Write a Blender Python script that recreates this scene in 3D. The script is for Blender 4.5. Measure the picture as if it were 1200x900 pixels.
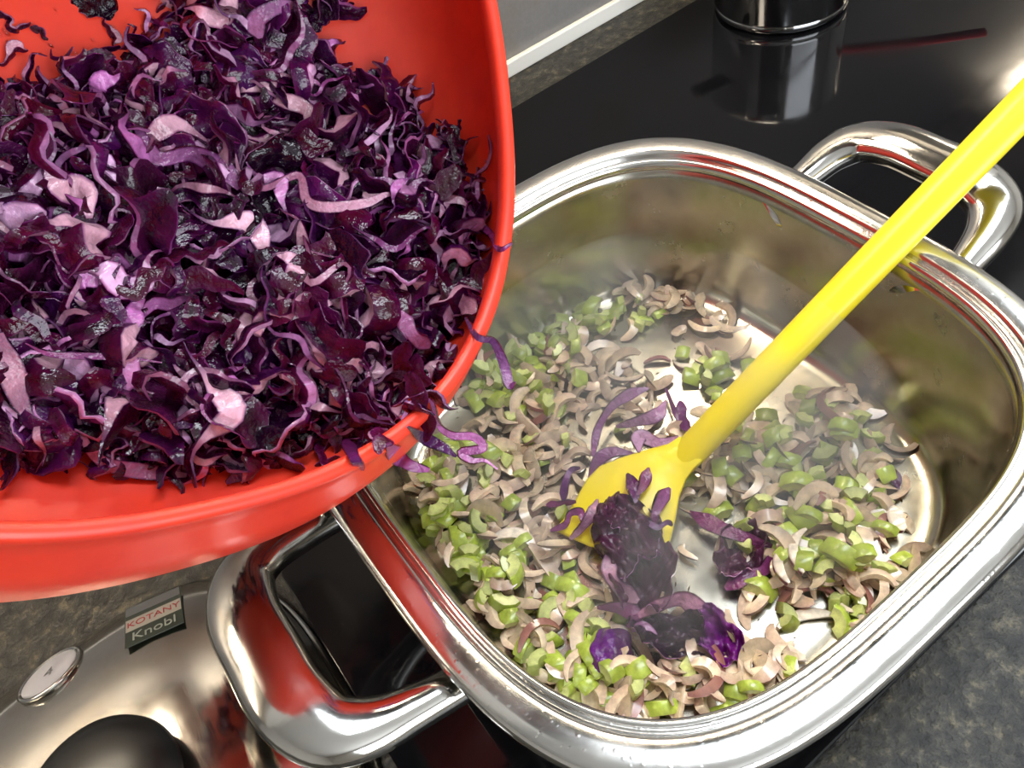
import bpy, bmesh, math, random
import numpy as np
from mathutils import Vector, Matrix, Quaternion
from mathutils.bvhtree import BVHTree

S = bpy.context.scene
for o in list(bpy.data.objects):
    bpy.data.objects.remove(o)
C = S.collection
PI = math.pi

# ------------------------------------------------------------------ camera
CO = np.array([-0.1669, -0.1961, 0.4371])
CR = np.array([0.7878, -0.5920, -0.1699])
CU = np.array([0.5567, 0.5665, 0.6076])
CW = np.array([0.2635, 0.5733, -0.7758])
FPX = 921.32
cam = bpy.data.cameras.new('camera')
cam.sensor_width = 36.0
cam.lens = FPX / 1200 * 36
cam.clip_start = 0.005
cam_o = bpy.data.objects.new('camera', cam)
C.objects.link(cam_o)
cam_o.matrix_world = Matrix(((CR[0], CU[0], -CW[0], CO[0]), (CR[1], CU[1], -CW[1], CO[1]),
                             (CR[2], CU[2], -CW[2], CO[2]), (0, 0, 0, 1)))
S.camera = cam_o

# ------------------------------------------------------------------ world, light, exposure
w = bpy.data.worlds.new('world')
S.world = w
w.use_nodes = True
w.node_tree.nodes['Background'].inputs[0].default_value = (0.9, 0.95, 1.0, 1)
w.node_tree.nodes['Background'].inputs[1].default_value = 0.4


def area(name, loc, target, sx, sy, col, power):
    l = bpy.data.lights.new(name, 'AREA')
    l.shape = 'RECTANGLE'
    l.size, l.size_y, l.color, l.energy = sx, sy, col, power
    o = bpy.data.objects.new(name, l)
    C.objects.link(o)
    o.location = loc
    o.rotation_euler = (Vector(target) - Vector(loc)).to_track_quat('-Z', 'Y').to_euler()
    return o


area('window_daylight', (0.25, -2.17, 0.62), (0.25, 0, 0.62), 1.9, 1.35, (0.90, 0.95, 1.0), 38)
area('skylight_daylight', (0.90, -0.06, 1.60), (0.90, -0.06, 0), 1.6, 0.46, (0.87, 0.94, 1.0), 27)
S.view_settings.view_transform = 'Standard'
S.view_settings.look = 'None'
S.view_settings.exposure = 0.52
S.view_settings.gamma = 1.0
S.view_settings.use_curve_mapping = False

rnd = random.Random(11)


def ray(x, y):
    return CW + (x - 600) / FPX * CR - (y - 450) / FPX * CU


def at(x, y, z=0.0):
    d = ray(x, y)
    return Vector(CO + d * ((z - CO[2]) / d[2]))


# ------------------------------------------------------------------ materials
def mat(name):
    m = bpy.data.materials.new(name)
    m.use_nodes = True
    return m, m.node_tree.nodes, m.node_tree.links, m.node_tree.nodes['Principled BSDF']


def setp(b, **k):
    names = dict(col='Base Color', rough='Roughness', metal='Metallic', spec='Specular IOR Level', coat='Coat Weight',
                 coatr='Coat Roughness', sss='Subsurface Weight', trans='Transmission Weight', ior='IOR',
                 emis='Emission Color', es='Emission Strength', aniso='Anisotropic')
    for a, v in k.items():
        if a in ('col', 'emis'):
            v = (*v, 1)
        b.inputs[names[a]].default_value = v


def plain(name, col, rough=0.5, **k):
    m, n, l, b = mat(name)
    setp(b, col=col, rough=rough, **k)
    t = n.new('ShaderNodeTexNoise')
    t.inputs['Scale'].default_value = 60
    mr = n.new('ShaderNodeMapRange')
    mr.inputs['To Min'].default_value = max(0, rough - 0.05)
    mr.inputs['To Max'].default_value = min(1, rough + 0.05)
    l.new(t.outputs['Fac'], mr.inputs['Value'])
    l.new(mr.outputs[0], b.inputs['Roughness'])
    return m


def coords(n, l, scale):
    tc = n.new('ShaderNodeTexCoord')
    mp = n.new('ShaderNodeMapping')
    mp.inputs['Scale'].default_value = scale
    l.new(tc.outputs['Object'], mp.inputs['Vector'])
    return mp.outputs[0]


def noise(n, l, vec, scale, detail=3, rough=0.5):
    t = n.new('ShaderNodeTexNoise')
    t.inputs['Scale'].default_value = scale
    t.inputs['Detail'].default_value = detail
    t.inputs['Roughness'].default_value = rough
    if vec is not None:
        l.new(vec, t.inputs['Vector'])
    return t


def ramp(n, l, src, stops):
    r = n.new('ShaderNodeValToRGB')
    e = r.color_ramp.elements
    while len(e) < len(stops):
        e.new(0.5)
    for i, (p, c) in enumerate(stops):
        e[i].position = p
        e[i].color = (*c, 1)
    l.new(src, r.inputs[0])
    return r.outputs[0]


def mrange(n, l, src, a, b, c, d):
    m = n.new('ShaderNodeMapRange')
    for k, v in zip(('From Min', 'From Max', 'To Min', 'To Max'), (a, b, c, d)):
        m.inputs[k].default_value = v
    l.new(src, m.inputs['Value'])
    return m.outputs[0]


def bump(n, l, b, h, strength, dist):
    bp = n.new('ShaderNodeBump')
    bp.inputs['Strength'].default_value = strength
    bp.inputs['Distance'].default_value = dist
    l.new(h, bp.inputs['Height'])
    l.new(bp.outputs[0], b.inputs['Normal'])


def steel(name, col=(0.60, 0.585, 0.56), r0=0.1, r1=0.2, streak=None, stain=None, spots=False):
    m, n, l, b = mat(name)
    setp(b, col=col, metal=1.0)
    v = coords(n, l, (1, 1, 1))
    t = noise(n, l, v, 35, 5, 0.65)
    l.new(mrange(n, l, t.outputs['Fac'], 0.3, 0.7, r0, r1), b.inputs['Roughness'])
    if stain:
        t2 = noise(n, l, v, 22, 6, 0.7)
        l.new(ramp(n, l, t2.outputs['Fac'], [(0.42, col), (0.72, stain)]), b.inputs['Base Color'])
    if streak:
        v2 = coords(n, l, streak)
        t3 = noise(n, l, v2, 1.0, 4, 0.6)
        bump(n, l, b, t3.outputs['Fac'], 0.12, 0.0004)
    if spots:
        vo = n.new('ShaderNodeTexVoronoi')
        vo.inputs['Scale'].default_value = 260
        l.new(v, vo.inputs['Vector'])
        bump(n, l, b, mrange(n, l, vo.outputs['Distance'], 0.0, 0.28, 1, 0), 0.12, 0.0004)
    return m


M = {}
M['steel'] = steel('polished_steel', r0=0.07, r1=0.17, streak=(120, 120, 120))
M['steel_rim'] = steel('brushed_steel_rim', (0.64, 0.63, 0.61), 0.10, 0.22, spots=True)
M['steel_in'] = steel('steel_pan_inside', (0.50, 0.48, 0.42), 0.16, 0.30, stain=(0.40, 0.36, 0.26))
M['steel_lid'] = steel('steel_lid', (0.64, 0.61, 0.56), 0.06, 0.20, streak=(300, 30, 30), stain=(0.52, 0.49, 0.44))
M['steel_dark'] = steel('steel_saucepan', (0.55, 0.55, 0.56), 0.06, 0.14)
M['hood_metal'] = steel('hood_metal', (0.10, 0.10, 0.10), 0.3, 0.4)
M['black_plastic'] = plain('black_plastic', (0.012, 0.012, 0.012), 0.3)
M['white_trim'] = plain('white_trim', (0.78, 0.78, 0.74), 0.4)
M['red_handle'] = plain('red_silicone', (0.85, 0.03, 0.04), 0.45)
M['white_paint'] = plain('white_paint', (0.80, 0.79, 0.76), 0.7)
M['room_paint'] = plain('room_paint', (0.62, 0.59, 0.54), 0.8)
M['floor_tile'] = plain('floor_tile', (0.22, 0.2, 0.18), 0.5)
M['cabinet'] = plain('cabinet_front', (0.55, 0.52, 0.47), 0.5)

m, n, l, b = mat('yellow_plastic')
setp(b, col=(0.88, 0.71, 0.025), rough=0.32, sss=0.1)
b.inputs['Subsurface Radius'].default_value = (0.006, 0.004, 0.001)
v = coords(n, l, (1, 1, 1))
t = noise(n, l, v, 160, 4, 0.6)
l.new(ramp(n, l, t.outputs['Fac'], [(0.70, (0.88, 0.71, 0.025)), (0.82, (0.72, 0.48, 0.02))]), b.inputs['Base Color'])
M['yellow'] = m

m, n, l, b = mat('red_plastic')
setp(b, col=(0.76, 0.044, 0.02), rough=0.36, sss=0.12)
b.inputs['Subsurface Radius'].default_value = (0.012, 0.002, 0.001)
v = coords(n, l, (1, 1, 1))
t = noise(n, l, v, 45, 5, 0.6)
l.new(ramp(n, l, t.outputs['Fac'], [(0.3, (0.80, 0.052, 0.022)), (0.75, (0.68, 0.034, 0.018))]), b.inputs['Base Color'])
l.new(mrange(n, l, t.outputs['Fac'], 0.3, 0.7, 0.28, 0.44), b.inputs['Roughness'])
bump(n, l, b, noise(n, l, v, 700, 2).outputs['Fac'], 0.08, 0.0003)
M['red'] = m

m, n, l, b = mat('black_ceramic_glass')
setp(b, col=(0.004, 0.004, 0.005), rough=0.05, spec=0.3)
v = coords(n, l, (1, 1, 1))
t = noise(n, l, v, 9, 5, 0.6)
l.new(mrange(n, l, t.outputs['Fac'], 0.4, 0.75, 0.03, 0.20), b.inputs['Roughness'])
M['glass_black'] = m

m, n, l, b = mat('speckled_laminate')
setp(b, rough=0.35, spec=0.5)
v = coords(n, l, (1, 1, 1))
t = noise(n, l, v, 95, 6, 0.62)
t2 = noise(n, l, v, 260, 5, 0.6)
c1 = ramp(n, l, t.outputs['Fac'], [(0.38, (0.003, 0.003, 0.003)), (0.47, (0.014, 0.013, 0.010)), (0.56, (0.032, 0.029, 0.021)), (0.68, (0.13, 0.112, 0.072))])
mx = n.new('ShaderNodeMix')
mx.data_type = 'RGBA'
mx.blend_type = 'MULTIPLY'
mx.inputs['Factor'].default_value = 0.8
l.new(c1, mx.inputs[6])
l.new(ramp(n, l, t2.outputs['Fac'], [(0.35, (0.25, 0.25, 0.25)), (0.65, (1.4, 1.35, 1.2))]), mx.inputs[7])
l.new(mx.outputs[2], b.inputs['Base Color'])
l.new(mrange(n, l, t.outputs['Fac'], 0.35, 0.65, 0.5, 0.3), b.inputs['Roughness'])
b.inputs['Specular IOR Level'].default_value = 0.55
bump(n, l, b, t.outputs['Fac'], 0.8, 0.004)
M['laminate'] = m

m, n, l, b = mat('grey_wall_panel')
setp(b, rough=0.45)
v = coords(n, l, (1, 1, 1))
t = noise(n, l, v, 7, 5, 0.6)
t2 = noise(n, l, v, 300, 3, 0.6)
mx = n.new('ShaderNodeMix')
mx.data_type = 'RGBA'
mx.blend_type = 'MULTIPLY'
mx.inputs['Factor'].default_value = 0.25
l.new(ramp(n, l, t.outputs['Fac'], [(0.3, (0.19, 0.186, 0.186)), (0.55, (0.23, 0.222, 0.218)), (0.75, (0.23, 0.19, 0.15))]), mx.inputs[6])
l.new(t2.outputs['Fac'], mx.inputs[7])
l.new(mx.outputs[2], b.inputs['Base Color'])
M['wall'] = m


def veg(name, rough, coat, sss, srad, vary, var_scale, bstr=0.25, bscale=500, bdist=0.0005):
    m, n, l, b = mat(name)
    setp(b, rough=rough, coat=coat, coatr=0.12, sss=sss)
    b.inputs['Subsurface Radius'].default_value = srad
    at_ = n.new('ShaderNodeAttribute')
    at_.attribute_name = 'Col'
    oi = n.new('ShaderNodeObjectInfo')
    v = coords(n, l, (1, 1, 1))
    t = noise(n, l, v, var_scale, 4, 0.6)
    hs = n.new('ShaderNodeHueSaturation')
    l.new(at_.outputs['Color'], hs.inputs['Color'])
    l.new(mrange(n, l, oi.outputs['Random'], 0, 1, 1 - vary, 1 + vary), hs.inputs['Value'])
    mx = n.new('ShaderNodeMix')
    mx.data_type = 'RGBA'
    mx.blend_type = 'MULTIPLY'
    mx.inputs['Factor'].default_value = 0.8
    l.new(hs.outputs[0], mx.inputs[6])
    l.new(ramp(n, l, t.outputs['Fac'], [(0.3, (0.6, 0.6, 0.6)), (0.65, (1.15, 1.15, 1.15))]), mx.inputs[7])
    l.new(mx.outputs[2], b.inputs['Base Color'])
    bump(n, l, b, noise(n, l, v, bscale, 3).outputs['Fac'], bstr, bdist)
    return m


M['cabbage'] = veg('red_cabbage', 0.12, 0.0, 0.0, (0.002, 0.001, 0.002), 0.3, 260, 1.0, 340, 0.0011)
M['cabbage'].node_tree.nodes['Principled BSDF'].inputs['Specular IOR Level'].default_value = 0.45
M['celery'] = veg('celery', 0.30, 0.4, 0.2, (0.003, 0.004, 0.001), 0.22, 220, 0.25, 600)
M['onion'] = veg('red_onion', 0.26, 0.7, 0.25, (0.004, 0.003, 0.002), 0.2, 200, 0.25, 500)

m, n, l, b = mat('water_drop')
setp(b, col=(1, 1, 1), rough=0.02, trans=1.0, ior=1.33)
M['water'] = m
m, n, l, b = mat('dark_fleck')
setp(b, col=(0.10, 0.045, 0.02), rough=0.35)
M['fleck'] = m


def emit(name, col, s):
    m, n, l, b = mat(name)
    setp(b, col=(0.8, 0.8, 0.8), emis=col, es=s)
    return m


M['lamp_warm'] = emit('lamp_warm', (1.0, 0.86, 0.66), 40)
M['lamp_hood'] = emit('lamp_hood', (1.0, 0.86, 0.66), 28)


# ------------------------------------------------------------------ mesh helpers
def mk(name, verts, faces, material, parent=None, smooth=True, cols=None, link=True, fix=False):
    me = bpy.data.meshes.new(name)
    me.from_pydata([tuple(v) for v in verts], [], faces)
    me.update()
    if fix:
        bm = bmesh.new()
        bm.from_mesh(me)
        bmesh.ops.recalc_face_normals(bm, faces=bm.faces[:])
        bm.to_mesh(me)
        bm.free()
    if cols is not None:
        ca = me.color_attributes.new('Col', 'FLOAT_COLOR', 'CORNER')
        arr = np.ones((len(cols), 4), np.float32)
        arr[:, :3] = cols
        ca.data.foreach_set('color', arr.ravel())
    if smooth:
        me.polygons.foreach_set('use_smooth', [True] * len(me.polygons))
        if smooth != True:
            me.set_sharp_from_angle(angle=math.radians(smooth))
    if material:
        me.materials.append(material)
    if not link:
        return me
    o = bpy.data.objects.new(name, me)
    C.objects.link(o)
    if parent:
        o.parent = parent
    return o


def tag(o, label=None, cat=None, group=None, kind=None):
    if label:
        o['label'] = label
    if cat:
        o['category'] = cat
    if group:
        o['group'] = group
    if kind:
        o['kind'] = kind
    return o


def empty(name, loc=(0, 0, 0), label=None, cat=None, group=None):
    o = bpy.data.objects.new(name, None)
    o.empty_display_size = 0.02
    C.objects.link(o)
    o.location = loc
    return tag(o, label, cat, group)


def box(name, lo, hi, material, parent=None, bev=0.0, segs=2):
    bm = bmesh.new()
    bmesh.ops.create_cube(bm, size=1)
    for v in bm.verts:
        v.co = Vector([lo[i] + (v.co[i] + 0.5) * (hi[i] - lo[i]) for i in range(3)])
    if bev:
        bmesh.ops.bevel(bm, geom=bm.edges[:], offset=bev, segments=segs, affect='EDGES', profile=0.5)
    me = bpy.data.meshes.new(name)
    bm.to_mesh(me)
    bm.free()
    me.materials.append(material)
    o = bpy.data.objects.new(name, me)
    C.objects.link(o)
    if parent:
        o.parent = parent
    return o


def loft(rings, close_start=False, close_end=False, wrap=True, loop=False):
    """rings: list of point lists of equal length -> verts, faces"""
    n_ = len(rings[0])
    V = [p for r in rings for p in r]
    F = []
    R_ = len(rings)
    for i in range(R_ if loop else R_ - 1):
        j2 = (i + 1) % R_
        for j in range(n_ if wrap else n_ - 1):
            k = (j + 1) % n_
            F.append((i * n_ + j, i * n_ + k, j2 * n_ + k, j2 * n_ + j))
    if close_start:
        F.append(tuple(range(n_ - 1, -1, -1)))
    if close_end:
        F.append(tuple((R_ - 1) * n_ + j for j in range(n_)))
    return V, F


def sup(a, b_, n_, z, N=200, cx=0.0, cy=0.0):
    out = []
    for i in range(N):
        t = 2 * PI * i / N
        c, s = math.cos(t), math.sin(t)
        out.append((cx + math.copysign(abs(c) ** (2 / n_), c) * a, cy + math.copysign(abs(s) ** (2 / n_), s) * b_, z))
    return out


def catmull(P, n_):
    P = [np.array(p, float) for p in P]
    Q = [2 * P[0] - P[1]] + P + [2 * P[-1] - P[-2]]
    out = []
    segs = len(P) - 1
    for i in range(n_):
        u = i / (n_ - 1) * segs
        k = min(int(u), segs - 1)
        t = u - k
        p0, p1, p2, p3 = Q[k:k + 4]
        out.append(0.5 * ((2 * p1) + (-p0 + p2) * t + (2 * p0 - 5 * p1 + 4 * p2 - p3) * t * t + (-p0 + 3 * p1 - 3 * p2 + p3) * t ** 3))
    return out


def sweep(path, hw, ht, up=(0, 0, 1), N=20, power=2.0):
    """elliptic section along path; hw in-plane half width list, ht half thickness list"""
    rings = []
    up = np.array(up, float)
    L = len(path)
    for i, p in enumerate(path):
        t = path[min(i + 1, L - 1)] - path[max(i - 1, 0)]
        t = t / np.linalg.norm(t)
        s = np.cross(t, up)
        s /= np.linalg.norm(s)
        u = np.cross(s, t)
        rr = []
        for j in range(N):
            a = 2 * PI * j / N
            c, d = math.cos(a), math.sin(a)
            c = math.copysign(abs(c) ** (2 / power), c)
            d = math.copysign(abs(d) ** (2 / power), d)
            rr.append(p + s * c * hw[i] + u * d * ht[i])
        rings.append(rr)
    return loft(rings, True, True)


def text_mesh(name, body, size, material, parent, matrix, extrude=0.0001, shear=0.0):
    cu = bpy.data.curves.new(name, 'FONT')
    cu.body = body
    cu.size = size
    cu.extrude = extrude
    cu.shear = shear
    cu.align_x = 'CENTER'
    cu.align_y = 'CENTER'
    tmp = bpy.data.objects.new(name, cu)
    C.objects.link(tmp)
    bpy.context.view_layer.update()
    me = bpy.data.meshes.new_from_object(tmp.evaluated_get(bpy.context.evaluated_depsgraph_get()))
    bpy.data.objects.remove(tmp)
    me.materials.clear()
    me.materials.append(material)
    o = bpy.data.objects.new(name, me)
    C.objects.link(o)
    o.parent = parent
    o.matrix_local = matrix
    return o


# ------------------------------------------------------------------ the room
ZC = -0.004     # counter top; the cooktop glass surface is z = 0


def struct(o, label):
    return tag(o, label, None, None, 'structure')


struct(box('wall_back', (-2.2, 0.461, -0.9), (2.6, 0.56, 1.62), M['wall']), 'grey wall panel behind the worktop')
struct(box('wall_left', (-2.3, -2.3, -0.9), (-2.2, 0.56, 1.62), M['room_paint']), 'plain kitchen wall at the left')
struct(box('wall_right', (2.6, -2.3, -0.9), (2.7, 0.56, 1.62), M['room_paint']), 'plain kitchen wall at the right')
struct(box('floor', (-2.3, -2.3, -1.0), (2.7, 0.56, -0.9), M['floor_tile']), 'dark kitchen floor')
struct(box('ceiling', (-2.3, -2.3, 1.62), (2.7, 0.56, 1.72), M['white_paint']), 'white kitchen ceiling')
fw = box('wall_front', (-2.2, -2.3, -0.9), (-0.75, -2.2, 1.62), M['room_paint'])
struct(fw, 'plain kitchen wall with the window, behind the camera')
box('wall_piece', (1.25, -2.3, -0.9), (2.6, -2.2, 1.62), M['room_paint'], fw)
box('wall_piece', (-0.75, -2.3, -0.9), (1.25, -2.2, -0.1), M['room_paint'], fw)
box('wall_piece', (-0.75, -2.3, 1.34), (1.25, -2.2, 1.62), M['room_paint'], fw)
win = empty('window_1', (0.25, -2.24, 0.62))
struct(win, 'white framed kitchen window behind the camera')
for nm, lo, hi in (('window_frame', (-1.0, -0.03, -0.72), (-0.94, 0.03, 0.72)), ('window_frame', (0.94, -0.03, -0.72), (1.0, 0.03, 0.72)),
                   ('window_frame', (-0.94, -0.03, -0.72), (0.94, 0.03, -0.66)), ('window_frame', (-0.94, -0.03, 0.66), (0.94, 0.03, 0.72)),
                   ('window_frame', (-0.03, -0.03, -0.66), (0.03, 0.03, 0.66))):
    box(nm, lo, hi, M['white_trim'], win, 0.004)
tr = box('trim_1', (-1.6, 0.4545, ZC), (2.2, 0.461, 0.0125), M['white_trim'], None, 0.0015)
struct(tr, 'white sealing strip between grey wall and worktop')

# countertop
ct = empty('countertop', (0.2, 0, ZC), 'dark speckled stone-look worktop around the black cooktop', 'worktop')
box('worktop_slab', (-1.8, -0.31, -0.038), (2.0, 0.4605, 0.0), M['laminate'], ct, 0.003)

# cooktop
ck = empty('cooktop', (0, 0, 0), 'glossy black glass cooktop under the steel pan', 'cooktop')
box('glass_plate', (-0.2185, -0.168, -0.0038), (0.70, 0.404, 0.0), M['glass_black'], ck, 0.0012)

# extractor hood, wall cabinets with light strips (seen only as reflections)
hd = empty('extractor_hood', (0.24, 0.23, 0.72), 'steel extractor hood mirrored in the black cooktop', 'extractor hood')
box('hood_body', (-0.44, -0.16, 0.012), (0.44, 0.23, 0.16), M['hood_metal'], hd, 0.004)
for k in range(2):
    fl = box('grease_filter', (-0.40 + k * 0.41, -0.14, 0.002), (-0.02 + k * 0.41, 0.06, 0.012), M['hood_metal'], hd)
for k in range(2):
    x0 = -0.36 + k * 0.40
    box('hood_lamp', (x0, 0.08, 0.0), (x0 + 0.30, 0.16, 0.012), M['lamp_hood'], hd, 0.002)
for k, (x0, x1) in enumerate(((-1.25, -0.24), (0.72, 1.75))):
    wc = empty('wall_cabinet', ((x0 + x1) / 2, 0.30, 0.56),
               ('wall cabinet with a light strip, left of the hood', 'wall cabinet with a light strip, right of the hood')[k], 'cabinet')
    h = (x1 - x0) / 2
    box('cabinet_body', (-h, -0.14, 0.0), (h, 0.16, 0.7), M['cabinet'], wc, 0.003)
    for q in (-1, 1):
        d = box('door', (min(0, q * h) + 0.003, -0.16, 0.004), (max(0, q * h) - 0.003, -0.14, 0.696), M['cabinet'], wc, 0.003)
    box('light_strip', ((-h + 0.15, 0.59 - h)[k], (0.035, 0.120)[k], -0.014), ((h - 0.12, h - 0.1)[k], (0.057, 0.145)[k], 0.0), M['lamp_warm'], wc, 0.002)

# ------------------------------------------------------------------ roasting pan
pan = empty('roasting_pan', (0, 0, 0), 'square stainless steel roasting pan with two loop handles, full of frying vegetables', 'pan')
NX = 3.25
inner = [(0.004, 0.004, 0.0056), (0.06, 0.065, 0.0056), (0.100, 0.110, 0.0056), (0.120, 0.130, 0.006), (0.129, 0.139, 0.0068), (0.1345, 0.144, 0.0090), (0.1385, 0.147, 0.0140),
         (0.1408, 0.1487, 0.022), (0.1422, 0.1494, 0.035), (0.1450, 0.1505, 0.07), (0.1475, 0.1512, 0.100), (0.1487, 0.152, 0.110)]
outer = [(0.1520, 0.1552, 0.110), (0.1505, 0.1540, 0.09), (0.1470, 0.1530, 0.03), (0.1430, 0.1515, 0.010), (0.136, 0.146, 0.003), (0.120, 0.130, 0.0008), (0.06, 0.065, 0.0008)]
V, F = loft([sup(a, b_, NX, z) for a, b_, z in inner + outer], True, True)
mk('body', V, F, M['steel_in'], pan, fix=True)
rimp = [(a_, a_ + 0.0032, z_) for a_, z_ in ((0.1482, 0.1075), (0.1487, 0.1112), (0.1496, 0.1130), (0.1507, 0.1136), (0.1518, 0.1130), (0.1525, 0.1115), (0.1533, 0.1109),
        (0.1541, 0.1116), (0.1547, 0.1136), (0.1555, 0.1153), (0.1566, 0.1161), (0.1600, 0.1165), (0.1640, 0.1165), (0.1672, 0.1163), (0.1692, 0.1155), (0.1705, 0.1138), (0.1711, 0.1112),
        (0.1710, 0.1082), (0.1698, 0.1072), (0.1684, 0.1084), (0.1620, 0.1110), (0.1560, 0.1085), (0.1515, 0.1060))]
V, F = loft([sup(a, b_, NX, z) for a, b_, z in rimp], loop=True)
mk('rim', V, F, M['steel_rim'], pan, fix=True)
for sgn in (1, -1):
    P = [(0.148, 0.0575, 0.086), (0.168, 0.0575, 0.090), (0.188, 0.0560, 0.096), (0.207, 0.0530, 0.103), (0.2215, 0.0440, 0.108), (0.2285, 0.0250, 0.111),
         (0.2290, 0.0, 0.1115)]
    P = P + [(x, -y, z) for x, y, z in reversed(P[:-1])]
    path = [p * np.array([sgn, sgn, 1]) for p in catmull(P, 64)]
    hw, ht = [], []
    for i in range(64):
        u = abs(i / 63 * 2 - 1)          # 1 at the ends, 0 mid grip
        g = 1 - min(1, max(0, (u - 0.14) / 0.66))
        g = g * g * (3 - 2 * g)
        hw.append(0.0092 + 0.0080 * g)
        ht.append(0.0088 + 0.0012 * g)
    V, F = sweep(path, hw, ht, N=28, power=2.2)
    h = mk('handle', V, F, M['steel'], pan)
    for y in (0.0575, -0.0575):
        V, F = loft([[(sgn * x, y + r * 1.25 * math.cos(2 * PI * j / 24), 0.086 + r * math.sin(2 * PI * j / 24)) for j in range(24)]
                     for x, r in ((0.146, 0.016), (0.1535, 0.016), (0.1555, 0.0135), (0.157, 0.010))], True, True)
        mk('mount_plate', V, F, M['steel'], h)

# ------------------------------------------------------------------ saucepan at the back
sp = empty('saucepan', (0.484, 0.328, 0), 'small shiny steel saucepan at the back of the black cooktop', 'saucepan')


def lathe(prof, N=72, cs=False, ce=False):
    return loft([[(r * math.cos(2 * PI * j / N), r * math.sin(2 * PI * j / N), z) for j in range(N)] for r, z in prof], cs, ce)


V, F = lathe([(0.02, 0.0006), (0.060, 0.0006), (0.0648, 0.0015), (0.0662, 0.004), (0.0662, 0.0085), (0.0655, 0.0095), (0.0668, 0.011), (0.0668, 0.092), (0.0685, 0.095),
              (0.0675, 0.096), (0.0655, 0.093), (0.0655, 0.012), (0.02, 0.011)], cs=True, ce=True)
mk('body', V, F, M['steel_dark'], sp)
V, F = lathe([(0.067, 0.0955), (0.0665, 0.098), (0.050, 0.103), (0.020, 0.106), (0.004, 0.1062)], ce=True)
ld = mk('lid', V, F, M['steel_dark'], sp)
pth = [np.array(p) for p in catmull([(-0.030, 0, 0.103), (-0.031, 0, 0.116), (-0.022, 0, 0.127), (0, 0, 0.130), (0.022, 0, 0.127), (0.031, 0, 0.116), (0.030, 0, 0.103)], 30)]
V, F = sweep(pth, [0.004] * 30, [0.004] * 30, up=(0, 1, 0), N=12)
mk('lid_handle', V, F, M['black_plastic'], ld)
dv = np.array([0.78, -0.62, 0])
pth = catmull([dv * 0.064 + (0, 0, 0.062), dv * 0.09 + (0, 0, 0.064), dv * 0.15 + (0, 0, 0.066), dv * 0.215 + (0, 0, 0.066)], 24)
V, F = sweep(pth, [0.005 + 0.002 * min(1, i / 8) for i in range(24)], [0.0035] * 24, N=14)
mk('long_handle', V, F, M['red_handle'], sp)
dv = np.array([-0.80, 0.15, 0])
pth = catmull([dv * 0.078 + (0, 0, 0.060), dv * 0.10 + (0, 0, 0.060), dv * 0.125 + (0, 0, 0.060)], 10)
V, F = sweep(pth, [0.010] * 10, [0.005] * 10, N=14)
mk('side_handle', V, F, M['black_plastic'], sp)

# ------------------------------------------------------------------ pan lid, bottom left
LX, LY, LA = -0.3445, 0.0305, 0.124
lid = empty('pan_lid', (LX, LY, ZC), 'domed stainless steel lid with black knob lying beside the cooktop', 'lid')
NL = 3.0
LH = 0.042


def lid_z(rho):
    return 0.009 + LH * (1 - rho ** 3.8)


prof = [(1.0, 0.0), (1.005, 0.002), (1.0, 0.005), (0.985, 0.0075)] + [(r, lid_z(r)) for r in (0.965, 0.94, 0.9, 0.86, 0.8, 0.72, 0.62, 0.5, 0.38, 0.25, 0.12, 0.03)]
V, F = loft([sup(LA * r, LA * r, NL if r > 0.9 else 2.2 + (NL - 2.2) * (r / 0.9), z, 120) for r, z in prof], False, True)
mk('dome', V, F, M['steel_lid'], lid)
V, F = loft([sup(LA * r, LA * r, NL, z, 120) for r, z in ((0.992, 0.0), (1.012, 0.0002), (1.016, 0.0028), (1.006, 0.0056), (0.99, 0.0074))])
mk('edge_band', V, F, M['steel'], lid)
kz = lid_z(0) - 0.002
kx, ky = 0.012, -0.010
V, F = lathe([(0.014, kz), (0.0145, kz + 0.007), (0.036, kz + 0.010), (0.0400, kz + 0.014), (0.0390, kz + 0.019), (0.030, kz + 0.0230), (0.012, kz + 0.0245)], cs=True, ce=True)
kn = mk('knob', V, F, M['black_plastic'], lid)
kn.location = (kx, ky, 0)


def on_lid(x, y):
    """frame on the lid dome at local x, y: origin, normal"""
    def zz(px, py):
        lo, hi = 0.0, 1.0
        for _ in range(30):
            r = (lo + hi) / 2
            n_ = NL if r > 0.9 else 2.2 + (NL - 2.2) * (r / 0.9)
            v_ = (abs(px / (LA * max(r, 1e-6))) ** n_ + abs(py / (LA * max(r, 1e-6))) ** n_)
            if v_ > 1:
                lo = r
            else:
                hi = r
        return lid_z(lo)
    z0 = zz(x, y)
    e = 0.002
    nn = Vector((-(zz(x + e, y) - zz(x - e, y)) / (2 * e), -(zz(x, y + e) - zz(x, y - e)) / (2 * e), 1)).normalized()
    return Vector((x, y, z0)), nn


def lid_frame(x, y, lift):
    p, nn = on_lid(x, y)
    xa = (Vector((1, 0, 0)) - nn * nn.x).normalized()
    ya = nn.cross(xa)
    q = p + nn * lift
    return Matrix(((xa.x, ya.x, nn.x, q.x), (xa.y, ya.y, nn.y, q.y), (xa.z, ya.z, nn.z, q.z), (0, 0, 0, 1)))


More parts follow.
